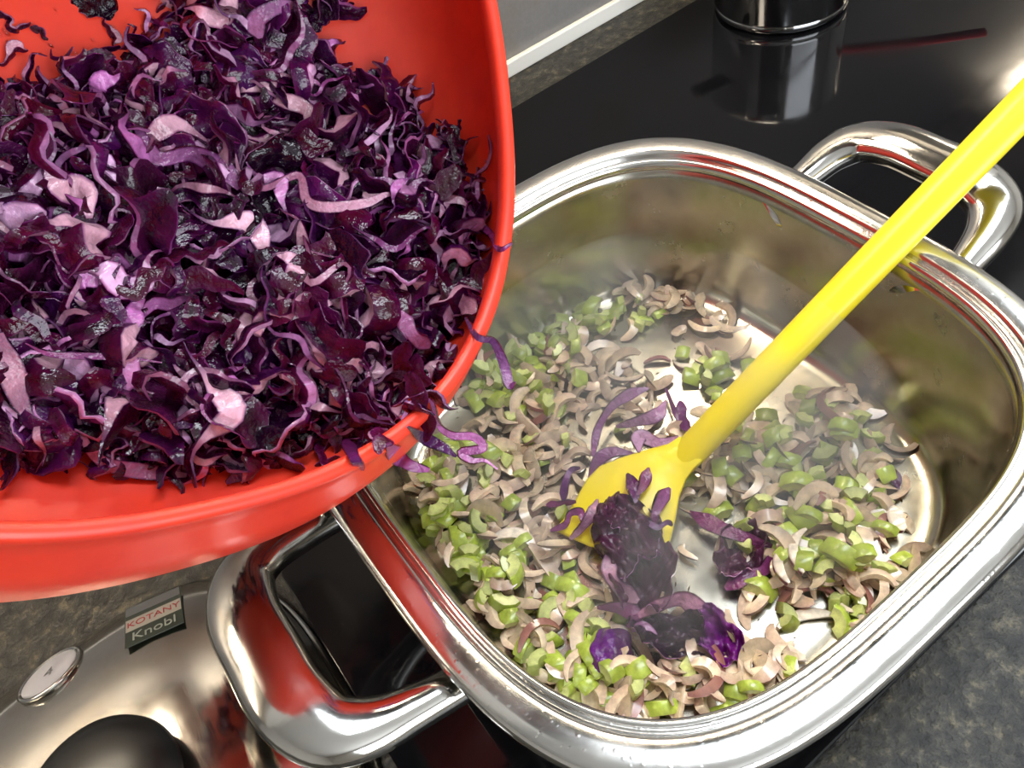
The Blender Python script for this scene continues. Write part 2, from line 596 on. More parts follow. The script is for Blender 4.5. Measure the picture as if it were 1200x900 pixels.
# oval badge
bp_ = at(66, 794, 0.028)
V, F = lathe([(0.019, -0.001), (0.0195, 0.0006), (0.0185, 0.0014), (0.0172, 0.0012), (0.0168, 0.0007), (0.004, 0.0007)], 40, True, True)
bd = mk('badge', V, F, M['steel'], lid)
bd.matrix_local = lid_frame(bp_.x - LX, bp_.y - LY, 0.0004)
bd['label'] = 'round pale metal badge near the lid edge'
V, F = lathe([(0.0166, 0.0008), (0.0160, 0.0011), (0.004, 0.0012)], 40, True, True)
bf = mk('badge_face', V, F, plain('badge_enamel', (0.50, 0.50, 0.56), 0.3), bd)
text_mesh('badge_mark', '4', 0.012, M['steel'], bd, Matrix.Translation((0, 0, 0.0014)))
# sticker with red and white lettering
M['sticker_green'] = plain('sticker_green', (0.045, 0.055, 0.042), 0.3)
M['sticker_white'] = plain('sticker_white', (0.42, 0.40, 0.36), 0.3)
M['letter_red'] = plain('letter_red', (0.40, 0.03, 0.04), 0.4)
M['letter_pale'] = plain('letter_pale', (0.38, 0.42, 0.38), 0.4)
sp_ = at(187, 730, 0.028)
sm = lid_frame(sp_.x - LX, sp_.y - LY, 0.0007) @ Matrix.Rotation(math.radians(-4), 4, 'Z')
st = box('sticker', (-0.0165, -0.017, -0.0006), (0.0165, 0.022, 0.0002), M['sticker_green'], lid, 0.0003)
st.matrix_local = sm
st['label'] = 'dark green sticker with red and pale lettering'
box('sticker_band', (-0.0158, -0.003, 0.0002), (0.0158, 0.0085, 0.0004), M['sticker_white'], st)
box('sticker_top', (-0.0158, 0.0125, 0.0002), (0.0158, 0.0212, 0.0004), M['steel_lid'], st)
text_mesh('sticker_lettering', 'KOTANY', 0.0074, M['letter_red'], st, Matrix.Translation((0, 0.0028, 0.0005)))
text_mesh('sticker_lettering', 'Knobl', 0.0105, M['letter_pale'], st, Matrix.Translation((0, -0.0100, 0.0004)))

# ------------------------------------------------------------------ yellow spatula
spat = empty('spatula', tuple(at(805, 535, 0.03)), 'yellow plastic spatula leaning on the pan rim, blade in the vegetables', 'spatula')
so = np.array(spat.location)
p0 = np.array(at(805, 533, 0.030))
p1 = np.array(at(1066, 263, 0.1255))
dr = p1 - p0
path = [p0 - dr * 0.16 + np.array([0, 0, 0.0035]), p0, p0 + dr * 0.33, p0 + dr * 0.66, p1, p0 + dr * 1.3, p0 + dr * 1.48, p0 + dr * 1.62, p0 + dr * 1.85, p0 + dr * 2.1]
path = [p - so for p in catmull(path, 60)]
hw = [0.0092 + 0.0012 * min(1, i / 7) if i < 7 else 0.0102 + 0.0006 * (i / 60) + (0.0035 * min(1, max(0, (i - 42) / 6))) for i in range(60)]
ht = [0.0012 + 0.0066 * min(1, i / 11) ** 0.8 for i in range(60)]
V, F = sweep(path, hw, ht, N=20)
mk('handle', V, F, M['yellow'], spat)
outl = [(797, 512, 0.0335), (783, 521, 0.031), (760, 527, 0.029), (728, 537, 0.026), (703, 547, 0.023), (688, 562, 0.021), (676, 584, 0.019), (664, 604, 0.017), (650, 622, 0.0165), (690, 640, 0.015),
        (735, 650, 0.0145), (778, 655, 0.015), (786, 632, 0.017), (792, 606, 0.020), (796, 582, 0.0235), (804, 562, 0.0275), (813, 550, 0.0305), (823, 540, 0.0335)]
top = [np.array(at(*p)) - so for p in outl]
nn = np.cross(top[8] - top[2], top[12] - top[2])
nn /= np.linalg.norm(nn)
if nn[2] < 0:
    nn = -nn
NO = len(top)
cen = np.mean(top, 0)
ins = [cen + (p - cen) * 0.95 for p in top]
V = [p + nn * 0.0012 for p in top] + [p - nn * 0.0012 for p in top] + [p + nn * 0.0020 for p in ins] + [p - nn * 0.0016 for p in ins]
F = []
for i in range(NO):
    j = (i + 1) % NO
    F += [(i, j, NO + j, NO + i), (i, 2 * NO + i, 2 * NO + j, j), (NO + i, NO + j, 3 * NO + j, 3 * NO + i)]
for base, flip in ((2 * NO, False), (3 * NO, True)):
    for i in range(8):
        q = (base + i, base + i + 1, base + NO - 2 - i, base + NO - 1 - i)
        F.append(q if flip else tuple(reversed(q)))
bl = mk('blade', V, F, M['yellow'], spat)

# ------------------------------------------------------------------ red mixing bowl
BS = 1.15
bc = CO + BS * (np.array([-0.1307, 0.0440, 0.3458]) - CO)
btil, baz, BD, BK, BE, BP = 1.1078, -1.1266, 0.127 * BS, 5.15, 0.4111, -22.3493
BR = 0.14 * BS
bn = np.array([math.cos(baz) * math.sin(btil), math.sin(baz) * math.sin(btil), math.cos(btil)])
ba = np.cross(bn, [0.3, 0.2, 1.0])
ba /= np.linalg.norm(ba)
bb = np.cross(bn, ba)
borig = bc - bn * BD
BM = Matrix(((ba[0], bb[0], bn[0], borig[0]), (ba[1], bb[1], bn[1], borig[1]), (ba[2], bb[2], bn[2], borig[2]), (0, 0, 0, 1)))


def bring(d, rr, N=160):
    out = []
    f_ = 1 - d / BD
    ee = 2 + max(0, f_) * BE
    for j in range(N):
        t = 2 * PI * j / N
        k = (abs(math.cos(t - BP)) ** ee + abs(math.sin(t - BP)) ** ee) ** (-1 / ee)
        out.append((rr * k * math.cos(t), rr * k * math.sin(t), BD - d))
    return out


def bprof(d):
    u = max(0, min(1, d / BD))
    return BR * (0.45 + 0.55 * (1 - u ** BK)) * (1 + 0.165 * math.sin(PI * min(1, u * 1.3)))


TH = 0.0032


def brim(d):         # outer wall narrows slightly under the rolled rim
    return bprof(d) - 0.002 * math.exp(-d / 0.02)


ds = [0.018, 0.028, 0.04, 0.055, 0.07, 0.085, 0.098, 0.108, 0.116, 0.124, 0.131, 0.137, BD - 0.0040]
out_ = [bring(d, brim(d)) for d in ds] + [bring(BD - 0.0008, bprof(BD) + 0.004), bring(BD, bprof(BD)), bring(BD, 0.02)]
inn = [bring(d, brim(d) - TH) for d in ds[:-1]] + [bring(BD - 0.0060, bprof(BD) - 0.002), bring(BD - 0.0055, 0.02)]
lip = [bring(d, BR + o_) for d, o_ in ((0.012, -0.0010), (0.0075, -0.0040), (0.0040, -0.0060), (0.0015, -0.0060), (0.0002, -0.0040), (0.0001, -0.0018), (0.0012, -0.0002), (0.0035, 0.0006), (0.0075, 0.0024), (0.0125, 0.0054))]
V, F = loft(list(reversed(inn)) + lip + out_, True, True)
bowl = mk('mixing_bowl', V, F, M['red'], fix=True)
bowl.matrix_world = BM
tag(bowl, 'large red plastic mixing bowl tipped over the steel pan', 'bowl')
Vi, Fi = loft(list(reversed(inn)) + lip[:8], True, False)
BVH = BVHTree.FromPolygons([BM @ Vector(v) for v in Vi], Fi)
camv = Vector(CO)


def wall_hit(x, y):
    d = Vector(ray(x, y)).normalized()
    h = BVH.ray_cast(camv, d)
    if h[0] is None:
        return None
    nrm = h[1].normalized()
    if nrm.dot(d) > 0:
        nrm = -nrm
    return h[0], nrm, d, h[3]


# ------------------------------------------------------------------ red cabbage shreds
SKIN = np.array([(0.012, 0.0008, 0.007), (0.042, 0.0014, 0.012), (0.024, 0.0015, 0.028), (0.006, 0.0006, 0.006)])
PURP = np.array([(0.13, 0.009, 0.12), (0.17, 0.012, 0.11), (0.08, 0.007, 0.10)])
PALE = np.array([(0.60, 0.25, 0.52), (0.68, 0.38, 0.62), (0.48, 0.15, 0.42), (0.74, 0.40, 0.52)])


def shred(seed, L=0.04, wd=0.005, tmax=0.004, wav=1.0, ns=20):
    """slice of a cabbage leaf: path in the cut plane, thickness varies, extruded wd across; returns verts, faces, corner colours"""
    r = random.Random(seed)
    ph = [r.uniform(0, 6.28) for _ in range(5)]
    am = [r.uniform(0.5, 1.3) * wav, r.uniform(0.25, 0.9) * wav, r.uniform(0.0, 0.22) * wav]
    rib = r.uniform(0.15, 0.85)
    ribw = r.uniform(0.12, 0.3)
    x = y = 0.0
    pts = []
    for i in range(ns):
        u = i / (ns - 1)
        a = am[0] * math.sin(2.2 * u * PI + ph[0]) + am[1] * math.sin(5 * u * PI + ph[1]) + am[2] * math.sin(9 * u * PI + ph[2])
        x += math.cos(a) * L / ns
        y += math.sin(a) * L / ns
        t = (0.0007 + tmax * math.exp(-((u - rib) / ribw) ** 2)) * (0.35 + 0.65 * min(1, 6 * u, 6 * (1 - u)))
        zo = 0.0016 * wav * math.sin(4 * u * PI + ph[3]) + 0.0012 * wav * math.sin(8 * u * PI + ph[4])
        pts.append((x, y, a, t, zo, wd * (0.25 + 0.75 * min(1, 3.5 * u, 4.5 * (1 - u)) ** 0.8) * (1 + 0.22 * math.sin(6 * u + ph[3]))))
    cx = sum(p[0] for p in pts) / ns
    cy = sum(p[1] for p in pts) / ns
    V, F, K = [], [], []
    skin = SKIN[r.randrange(4)]
    purp = PURP[r.randrange(3)]
    pale = PALE[r.randrange(4)]
    tilt = r.uniform(-0.6, 0.6)
    bul = r.uniform(-0.16, 0.16)
    info = []
    for (x, y, a, t, zo, ww) in pts:
        nx, ny = -math.sin(a), math.cos(a)
        X, Y = x - cx, y - cy
        sh = tilt * ww * 0.5
        bu = bul * ww

        def at_(off, z):
            return (X + nx * off, Y + ny * off, zo + z)
        om, im = at_(t / 2 + bu + t * 0.1, 0), at_(-t / 2 + bu - t * 0.1, 0)
        h_ = ww / 2
        top_ = [at_(k_ * t / 2 + sh, h_) for k_ in (1, 0.72, -0.72, -1)]
        bot_ = [at_(k_ * t / 2 - sh, -h_) for k_ in (1, 0.72, -0.72, -1)]
        V += top_ + bot_ + [top_[0], om, bot_[0], top_[3], im, bot_[3]]      # 0-7 cut faces, 8-13 skin
        f = min(1.0, t / 0.0034) ** 1.5
        info.append((purp * (0.30 + 0.55 * f), purp * (1 - f) * 0.6 + pale * f * (0.85 + 0.15 * math.sin(9 * x / L + ph[1]))))
    W = 14
    se = skin * 0.75 + purp * 0.25
    for i in range(ns - 1):
        A, B_ = i * W, (i + 1) * W
        e0, c0 = info[i]
        e1, c1 = info[i + 1]
        for k_, (p_, q_, r_, s_) in enumerate(((e0, c0, c1, e1), (c0, c0, c1, c1), (c0, e0, e1, c1))):
            F.append((A + k_, A + k_ + 1, B_ + k_ + 1, B_ + k_)); K += [p_, q_, r_, s_]
            F.append((A + 4 + k_, B_ + 4 + k_, B_ + 5 + k_, A + 5 + k_)); K += [p_, s_, r_, q_]
        F.append((A + 9, A + 8, B_ + 8, B_ + 9)); K += [skin, se, se, skin]
        F.append((A + 10, A + 9, B_ + 9, B_ + 10)); K += [se, skin, skin, se]
        F.append((A + 11, A + 12, B_ + 12, B_ + 11)); K += [se, skin, skin, se]
        F.append((A + 12, A + 13, B_ + 13, B_ + 12)); K += [skin, se, se, skin]
    F.append((0, 4, 7, 3)); K += [purp] * 4
    E_ = (ns - 1) * W
    F.append((E_, E_ + 3, E_ + 7, E_ + 4)); K += [purp] * 4
    return np.array(V), F, np.array(K)


def leafpiece(seed, sz=0.02, th=0.0008, crinkle=1.0, g=9):
    """crumpled piece of leaf with thickness"""
    r = random.Random(seed)
    ph = [r.uniform(0, 6.28) for _ in range(8)]
    asp = r.uniform(0.6, 0.9)
    top = []
    for i in range(g):
        for j in range(g):
            u, v_ = i / (g - 1) * 2 - 1, j / (g - 1) * 2 - 1
            k = 1 - 0.28 * (u * u * v_ * v_)
            z = crinkle * sz * (0.30 * math.sin(2.0 * u + ph[0]) * math.cos(1.6 * v_ + ph[1]) + 0.13 * math.sin(5 * u + 3 * v_ + ph[2]) + 0.10 * math.sin(7 * v_ - 2 * u + ph[3]))
            if g > 12:
                z += sz * (0.09 * math.sin(11 * u + 6 * math.sin(3 * v_ + ph[4])) + 0.07 * math.sin(13 * v_ + 5 * math.sin(4 * u + ph[5])))
            top.append((sz * k * (u + 0.10 * math.sin(4 * v_ + ph[4])), sz * asp * k * (v_ + 0.12 * math.sin(5 * u + ph[5])), z))
    V = [np.array(p) + (0, 0, th) for p in top] + [np.array(p) - (0, 0, th) for p in top]
    N = g * g
    F, K = [], []
    skin = SKIN[r.randrange(4)] * 1.5
    purp = PURP[r.randrange(3)]
    for i in range(g - 1):
        for j in range(g - 1):
            a, b_, c, d = i * g + j, (i + 1) * g + j, (i + 1) * g + j + 1, i * g + j + 1
            F.append((a, b_, c, d)); K += [skin] * 4
            F.append((N + d, N + c, N + b_, N + a)); K += [purp * 0.6] * 4
    bd_ = [i * g for i in range(g)] + [(g - 1) * g + j for j in range(1, g)] + [i * g + g - 1 for i in range(g - 2, -1, -1)] + [j for j in range(g - 2, 0, -1)]
    for i in range(len(bd_)):
        a, b_ = bd_[i], bd_[(i + 1) % len(bd_)]
        F.append((b_, a, N + a, N + b_)); K += [PALE[0] * 0.6] * 4
    return np.array(V), F, np.array(K)


KINDS = []        # (data, kind)
for k in range(14):
    KINDS.append((shred(100 + k, rnd.uniform(0.028, 0.050), rnd.uniform(0.004, 0.0075), rnd.uniform(0.0040, 0.0085), 0.75), 'rib'))
for k in range(16):
    KINDS.append((shred(200 + k, rnd.uniform(0.036, 0.065), rnd.uniform(0.003, 0.0065), rnd.uniform(0.0010, 0.0026), 1.15, 24), 'curl'))
for k in range(8):
    KINDS.append((shred(300 + k, rnd.uniform(0.028, 0.048), rnd.uniform(0.009, 0.015), rnd.uniform(0.0008, 0.0025), 0.7), 'broad'))
for k in range(5):
    KINDS.append((leafpiece(400 + k, rnd.uniform(0.009, 0.014)), 'leaf'))
KMESH = [mk('cabbage_shred', d[0], d[1], M['cabbage'], link=False, cols=d[2]) for d, _ in KINDS]
BYK = {q: [i for i, (_, k) in enumerate(KINDS) if k == q] for q in ('rib', 'curl', 'broad', 'leaf')}

POLY = [(-330, 30), (-200, 60), (-60, 95), (20, 108), (60, 88), (105, 75), (150, 92), (165, 55), (205, 20), (215, -60), (405, -60), (388, 40), (405, 88), (452, 84), (505, 118), (545, 180),
        (572, 262), (586, 300), (566, 345), (552, 390), (528, 415), (512, 455), (488, 485), (455, 512), (410, 530), (345, 536), (290, 552), (215, 548), (130, 540), (60, 528), (0, 528), (-120, 520), (-330, 440)]
PA = np.array(POLY, float)


def inside_dist(x, y):
    ins_ = False
    n_ = len(PA)
    j = n_ - 1
    for i in range(n_):
        if (PA[i, 1] > y) != (PA[j, 1] > y) and x < (PA[j, 0] - PA[i, 0]) * (y - PA[i, 1]) / (PA[j, 1] - PA[i, 1]) + PA[i, 0]:
            ins_ = not ins_
        j = i
    B_ = np.roll(PA, -1, 0)
    d = B_ - PA
    v_ = np.array([x, y]) - PA
    t = np.clip((v_ * d).sum(1) / (d * d).sum(1), 0, 1)
    return ins_, float(np.sqrt(((v_ - t[:, None] * d) ** 2).sum(1)).min())


def heap_thick(de, dist):
    return (0.048 * (1 - math.exp(-de / 80.0)) + 0.002) * min(1.0, max(0.35, (dist - 0.235) / 0.12))


def heap_point(r, ulo, uhi, x0=-330, x1=610, y0=-60, y1=560):
    while True:
        x, y = r.uniform(x0, x1), r.uniform(y0, y1)
        ok, de = inside_dist(x, y)
        if not ok:
            continue
        h = wall_hit(x, y)
        if h is None:
            continue
        p, nrm, d, dist = h
        T = 0.048 * (1 - math.exp(-de / 80.0)) + 0.002
        T *= min(1.0, max(0.35, (dist - 0.235) / 0.12))
        u = r.uniform(ulo, uhi)
        lump = 0.006 * math.sin(x / 37 + 1) * math.sin(y / 41 + 2) * min(1, de / 60)
        q = p - d * max(0.0015, u * T + lump * u)
        # local heap normal: blend of bowl wall normal and the way to the light
        return q, (nrm * 0.4 - d * 0.9).normalized(), x, y, min(1.1, max(0.55, (q - camv).length / 0.34)) * min(1.0, 0.6 + de / 75)


def orient(r, nrm, flat=0.45):
    """x axis roughly along the heap surface, roll free"""
    t = Vector((r.gauss(0, 1), r.gauss(0, 1), r.gauss(0, 1)))
    t = (t - nrm * t.dot(nrm) * (1 - flat)).normalized()
    s = Vector((r.gauss(0, 1), r.gauss(0, 1), r.gauss(0, 1)))
    s = (s - t * s.dot(t)).normalized()
    u = t.cross(s)
    return Matrix(((t.x, s.x, u.x), (t.y, s.y, u.y), (t.z, s.z, u.z)))


# hidden body of the heap: uncounted lower layers
r = random.Random(5)
VV, FF, KK = [], [], []
base = 0
for i in range(1250):
    q, nrm, x, y, de = heap_point(r, 0.02, 0.86)
    kd = r.choices(['rib', 'curl', 'broad', 'leaf'], [3, 5, 5, 1])[0]
    d = KINDS[r.choice(BYK[kd])][0]
    Rm = np.array(orient(r, nrm, 0.35))
    sc = r.uniform(0.9, 1.3) * de
    VV.append(d[0] @ Rm.T * sc + np.array(q))
    FF += [tuple(a + base for a in f) for f in d[1]]
    KK.append(d[2])
    base += len(d[0])
lo = mk('cabbage_shred_heap', np.concatenate(VV), FF, M['cabbage'], cols=np.concatenate(KK))
tag(lo, 'lower layers of shredded red cabbage deep in the red bowl', 'cabbage', None, 'stuff')

LAB = {'rib': 'thick pale-ribbed cabbage shred', 'curl': 'thin curly purple cabbage strip', 'broad': 'broad glossy dark cabbage strip', 'leaf': 'crumpled dark cabbage leaf scrap'}


def heap_zone(x, y):
    if y < 130:
        return 'at the top of the heap in the red bowl'
    if x > 430:
        return 'beside the right rim of the red bowl'
    if y > 430:
        return 'along the lower edge of the heap in the bowl'
    if x < 170:
        return 'on the left of the heap in the bowl'
    return 'in the middle of the heap in the bowl'


for i in range(292):
    q, nrm, x, y, de = heap_point(r, 0.86, 1.05, x0=-70, y0=-40)
    kd = r.choices(['rib', 'curl', 'broad', 'leaf'], [8, 7, 4, 1.2])[0]
    o = bpy.data.objects.new('cabbage_shred', KMESH[r.choice(BYK[kd])])
    C.objects.link(o)
    o.matrix_world = Matrix.Translation(q) @ orient(r, nrm, 0.22).to_4x4() @ Matrix.Scale(r.uniform(0.95, 1.5) * de, 4)
    tag(o, LAB[kd] + ' ' + heap_zone(x, y), 'cabbage', LAB[kd] + 's ' + heap_zone(x, y))


def ribbon(name, pix, wd, th, label, seed, lift=None, pale=0.6, twist=0.0, ztab=None):
    """one hand-placed shred along a 3D path; pix = (x, y, distance along the view ray or z)"""
    P = []
    for q in pix:
        if ztab:
            P.append(np.array(at(q[0], q[1], q[2])))
        else:
            h = wall_hit(q[0], q[1])
            dd = Vector(ray(q[0], q[1])).normalized()
            P.append(np.array(camv + dd * q[2]))
    ns = max(14, 5 * len(P))
    path = catmull(P, ns)
    cen_ = np.mean(path, 0)
    r_ = random.Random(seed)
    V, F, K = [], [], []
    skin = SKIN[r_.randrange(4)] * 1.4
    purp = PURP[r_.randrange(3)]
    pl = PALE[r_.randrange(4)]
    view = np.array(camv) - cen_
    view /= np.linalg.norm(view)
    info = []
    for i, p in enumerate(path):
        u = i / (ns - 1)
        t = path[min(i + 1, ns - 1)] - path[max(i - 1, 0)]
        t /= np.linalg.norm(t)
        an = twist * u + 0.5 * math.sin(5 * u + seed)
        nrm = view - t * view.dot(t)
        nrm /= np.linalg.norm(nrm)
        s = np.cross(t, nrm)
        s, nrm = s * math.cos(an) + nrm * math.sin(an), nrm * math.cos(an) - s * math.sin(an)
        k = 0.3 + 0.7 * min(1, 5 * u, 4 * (1 - u))
        ww = wd * k * (1 + 0.25 * math.sin(7 * u + seed))
        tt = th * k
        top_ = [p + s * k_ * ww / 2 + nrm * tt / 2 for k_ in (1, 0.74, -0.74, -1)]
        bot_ = [p + s * k_ * ww / 2 - nrm * tt / 2 for k_ in (1, 0.74, -0.74, -1)]
        V += [v_ - cen_ for v_ in top_ + bot_ + [top_[0], bot_[0], top_[3], bot_[3]]]
        f = pale * (0.5 + 0.5 * math.sin(4 * u + seed * 1.7) ** 2)
        f *= 0.8
        info.append((purp * 0.5, purp * (1 - f) * 0.8 + pl * f))
    W = 12
    for i in range(ns - 1):
        A, B_ = i * W, (i + 1) * W
        e0, c0 = info[i]
        e1, c1 = info[i + 1]
        for k_, (p_, q_, r2_, s_) in enumerate(((e0, c0, c1, e1), (c0, c0, c1, c1), (c0, e0, e1, c1))):
            F.append((A + k_, A + k_ + 1, B_ + k_ + 1, B_ + k_)); K += [p_, q_, r2_, s_]
            F.append((A + 4 + k_, B_ + 4 + k_, B_ + 5 + k_, A + 5 + k_)); K += [p_, s_, r2_, q_]
        F.append((A + 9, A + 8, B_ + 8, B_ + 9)); K += [skin] * 4
        F.append((A + 10, A + 11, B_ + 11, B_ + 10)); K += [skin] * 4
    E_ = (ns - 1) * W
    F += [(0, 4, 7, 3), (E_, E_ + 3, E_ + 7, E_ + 4)]
    K += [purp] * 8
    o = mk(name, V, F, M['cabbage'], cols=np.array(K))
    o.location = cen_
    return tag(o, label, 'cabbage')


def bd(x, y, off):          # distance of the bowl wall along the view ray, minus an offset
    h = wall_hit(x, y)
    return (h[3] if h else 0.36) - off


RB = [
    ([(545, 372, 0.016), (560, 395, 0.010), (578, 400, 0.008), (590, 425, 0.006), (597, 452, 0.010), (604, 448, 0.012)], 0.0048, 0.0012, 0.15, 'dark cabbage strip hanging over the bowl rim above the celery'),
    ([(488, 470, 0.014), (505, 470, 0.012), (514, 498, 0.008), (530, 510, 0.006), (555, 512, 0.006), (566, 525, 0.006), (540, 530, 0.006), (552, 540, 0.006), (568, 540, 0.006), (583, 550, 0.007)], 0.0042, 0.0012, 0.6, 'zigzag pale purple cabbage strip dangling from the bowl rim'),
    ([(478, 500, 0.014), (500, 515, 0.008), (520, 525, 0.005), (535, 535, 0.004)], 0.006, 0.0012, 0.1, 'dark glossy cabbage strip under the zigzag one at the bowl rim'),
    ([(455, 520, 0.014), (465, 535, 0.010), (480, 545, 0.008), (503, 551, 0.006)], 0.0085, 0.0016, 0.7, 'pointed lilac cabbage piece lying on the bowl rim'),
    ([(405, 515, 0.014), (415, 535, 0.008), (424, 552, 0.004)], 0.0065, 0.0012, 0.0, 'short dark cabbage end sticking down over the bowl rim'),
    ([(362, 470, 0.020), (352, 490, 0.016), (340, 505, 0.012), (338, 525, 0.008), (341, 541, 0.004)], 0.0032, 0.0012, 0.6, 'thin lilac cabbage strip hanging down inside the bowl'),
    ([(280, 535, 0.010), (300, 528, 0.008), (290, 548, 0.005), (265, 566, 0.003)], 0.009, 0.0012, 0.2, 'dark star-shaped cabbage scrap on the lower bowl wall'),
    ([(92, 490, 0.020), (105, 525, 0.014), (130, 545, 0.008), (170, 553, 0.005), (200, 556, 0.003), (228, 558, 0.002)], 0.007, 0.0014, 0.4, 'long dark cabbage strip lying along the lower bowl wall'),
    ([(2, 390, 0.030), (12, 430, 0.028), (20, 465, 0.026), (40, 500, 0.024)], 0.010, 0.002, 0.9, 'broad whitish cabbage rib at the left edge of the heap'),
    ([(545, 240, 0.016), (560, 262, 0.010), (575, 275, 0.006), (585, 292, 0.005), (600, 285, 0.006)], 0.0045, 0.0012, 0.2, 'dark cabbage strip reaching across the right bowl rim'),
    ([(556, 205, 0.010), (570, 195, 0.006), (575, 175, 0.004), (572, 158, 0.003)], 0.0022, 0.0010, 0.4, 'tiny curled cabbage end on the right bowl wall'),
    ([(448, 85, 0.010), (452, 72, 0.008), (454, 66, 0.008)], 0.0028, 0.0010, 0.4, 'short cabbage end standing up at the top of the heap'),
    ([(160, 150, 0.036), (185, 185, 0.036), (225, 180, 0.036), (262, 200, 0.036), (280, 222, 0.036)], 0.011, 0.0014, 0.55, 'wide wavy purple cabbage strip on top of the heap'),
    ([(275, 180, 0.040), (285, 210, 0.040), (310, 220, 0.040), (350, 205, 0.040), (360, 235, 0.040), (385, 243, 0.040), (430, 238, 0.038), (455, 228, 0.034), (478, 235, 0.030)], 0.0055, 0.0012, 0.8, 'long snaking lilac cabbage strip across the heap'),
    ([(30, 402, 0.032), (60, 415, 0.032), (110, 418, 0.032), (150, 420, 0.032), (190, 425, 0.030)], 0.003, 0.0012, 0.6, 'thin straight cabbage strip on the heap at lower left'),
    ([(515, 255, 0.026), (525, 235, 0.022), (545, 238, 0.016), (552, 250, 0.012)], 0.0055, 0.0012, 0.8, 'hooked lilac cabbage strip on the right of the heap'),
    ([(305, 45, 0.022), (302, 25, 0.022), (325, 8, 0.022), (345, 5, 0.022)], 0.0110, 0.0030, 1.0, 'pale curved cabbage rib at the top of the heap'),
    ([(468, 365, 0.026), (478, 385, 0.024), (490, 398, 0.020), (505, 405, 0.016)], 0.011, 0.002, 0.9, 'bluish-white cabbage rib on the lower right of the heap'),
    ([(530, 340, 0.018), (545, 355, 0.014), (556, 368, 0.010)], 0.012, 0.003, 1.0, 'thick pink-white cabbage rib near the right bowl rim'),
]
for i, (pp, wd, th, pale, lab) in enumerate(RB):
    ribbon('cabbage_shred', [(x, y, bd(x, y, max(off, heap_thick(inside_dist(x, y)[1], wall_hit(x, y)[3]) * 1.06 + 0.003) if 'heap' in lab and inside_dist(x, y)[0] else off)) for x, y, off in pp], wd * 0.78, th, lab, i + 3, pale=pale * 0.9)

# loose scraps and drops on the bare bowl wall, top left
SC = [(12, 28, 0.5, 'curl'), (45, 40, 0.28, 'broad'), (128, 40, 0.42, 'rib'), (12, 66, 0.5, 'rib'), (110, 2, 0.7, 'leaf'), (205, 8, 0.6, 'curl')]
SL = ['tiny dark cabbage scrap stuck on the bowl wall at top left', 'small thin cabbage fleck beside the top-left scraps', 'small lilac cabbage scrap alone on the bare bowl wall',
      'pale-edged cabbage scrap at the left edge of the bowl wall', 'dark cabbage leaf scrap at the very top of the bowl', 'thin cabbage strip leaving the heap at the top']
for (x, y, sc, kd), lb in zip(SC, SL):
    h = wall_hit(x, y)
    if h:
        o = bpy.data.objects.new('cabbage_scrap', KMESH[BYK[kd][1]])
        C.objects.link(o)
        nq = h[1].to_track_quat('Z', 'X').to_matrix() @ Matrix.Rotation(rnd.uniform(0, 6), 3, 'Z')
        o.matrix_world = Matrix.Translation(h[0] + h[1] * 0.0022) @ nq.to_4x4() @ Matrix.Scale(sc, 4)
        tag(o, lb, 'cabbage')
VV, FF = [], []
for i in range(70):
    x, y = rnd.uniform(-20, 190), rnd.uniform(-10, 100)
    ok, de = inside_dist(x, y)
    h = wall_hit(x, y)
    if ok or not h:
        continue
    nrm = h[1]
    q = nrm.to_track_quat('Z', 'X').to_matrix()
    rr = rnd.choice([0.0004, 0.0006, 0.0008, 0.0013])
    el = rnd.uniform(1, 2)
    b0 = len(VV)
    for a, f_ in ((0.0, 1.0), (0.5, 0.85), (0.85, 0.5)):
        for j in range(8):
            VV.append(h[0] + q @ Vector((rr * el * f_ * math.cos(j * PI / 4), rr * f_ * math.sin(j * PI / 4), rr * a * 0.8)))
    VV.append(h[0] + q @ Vector((0, 0, rr * 0.8)))
    for k in range(2):
        for j in range(8):
            FF.append((b0 + k * 8 + j, b0 + k * 8 + (j + 1) % 8, b0 + k * 8 + 8 + (j + 1) % 8, b0 + k * 8 + 8 + j))
    for j in range(8):
        FF.append((b0 + 16 + j, b0 + 16 + (j + 1) % 8, b0 + 24))
tag(mk('water_drops', VV, FF, M['water']), 'small water drops scattered on the bare red bowl wall', 'water', None, 'stuff')

# ------------------------------------------------------------------ food in the pan
ZF = 0.0060


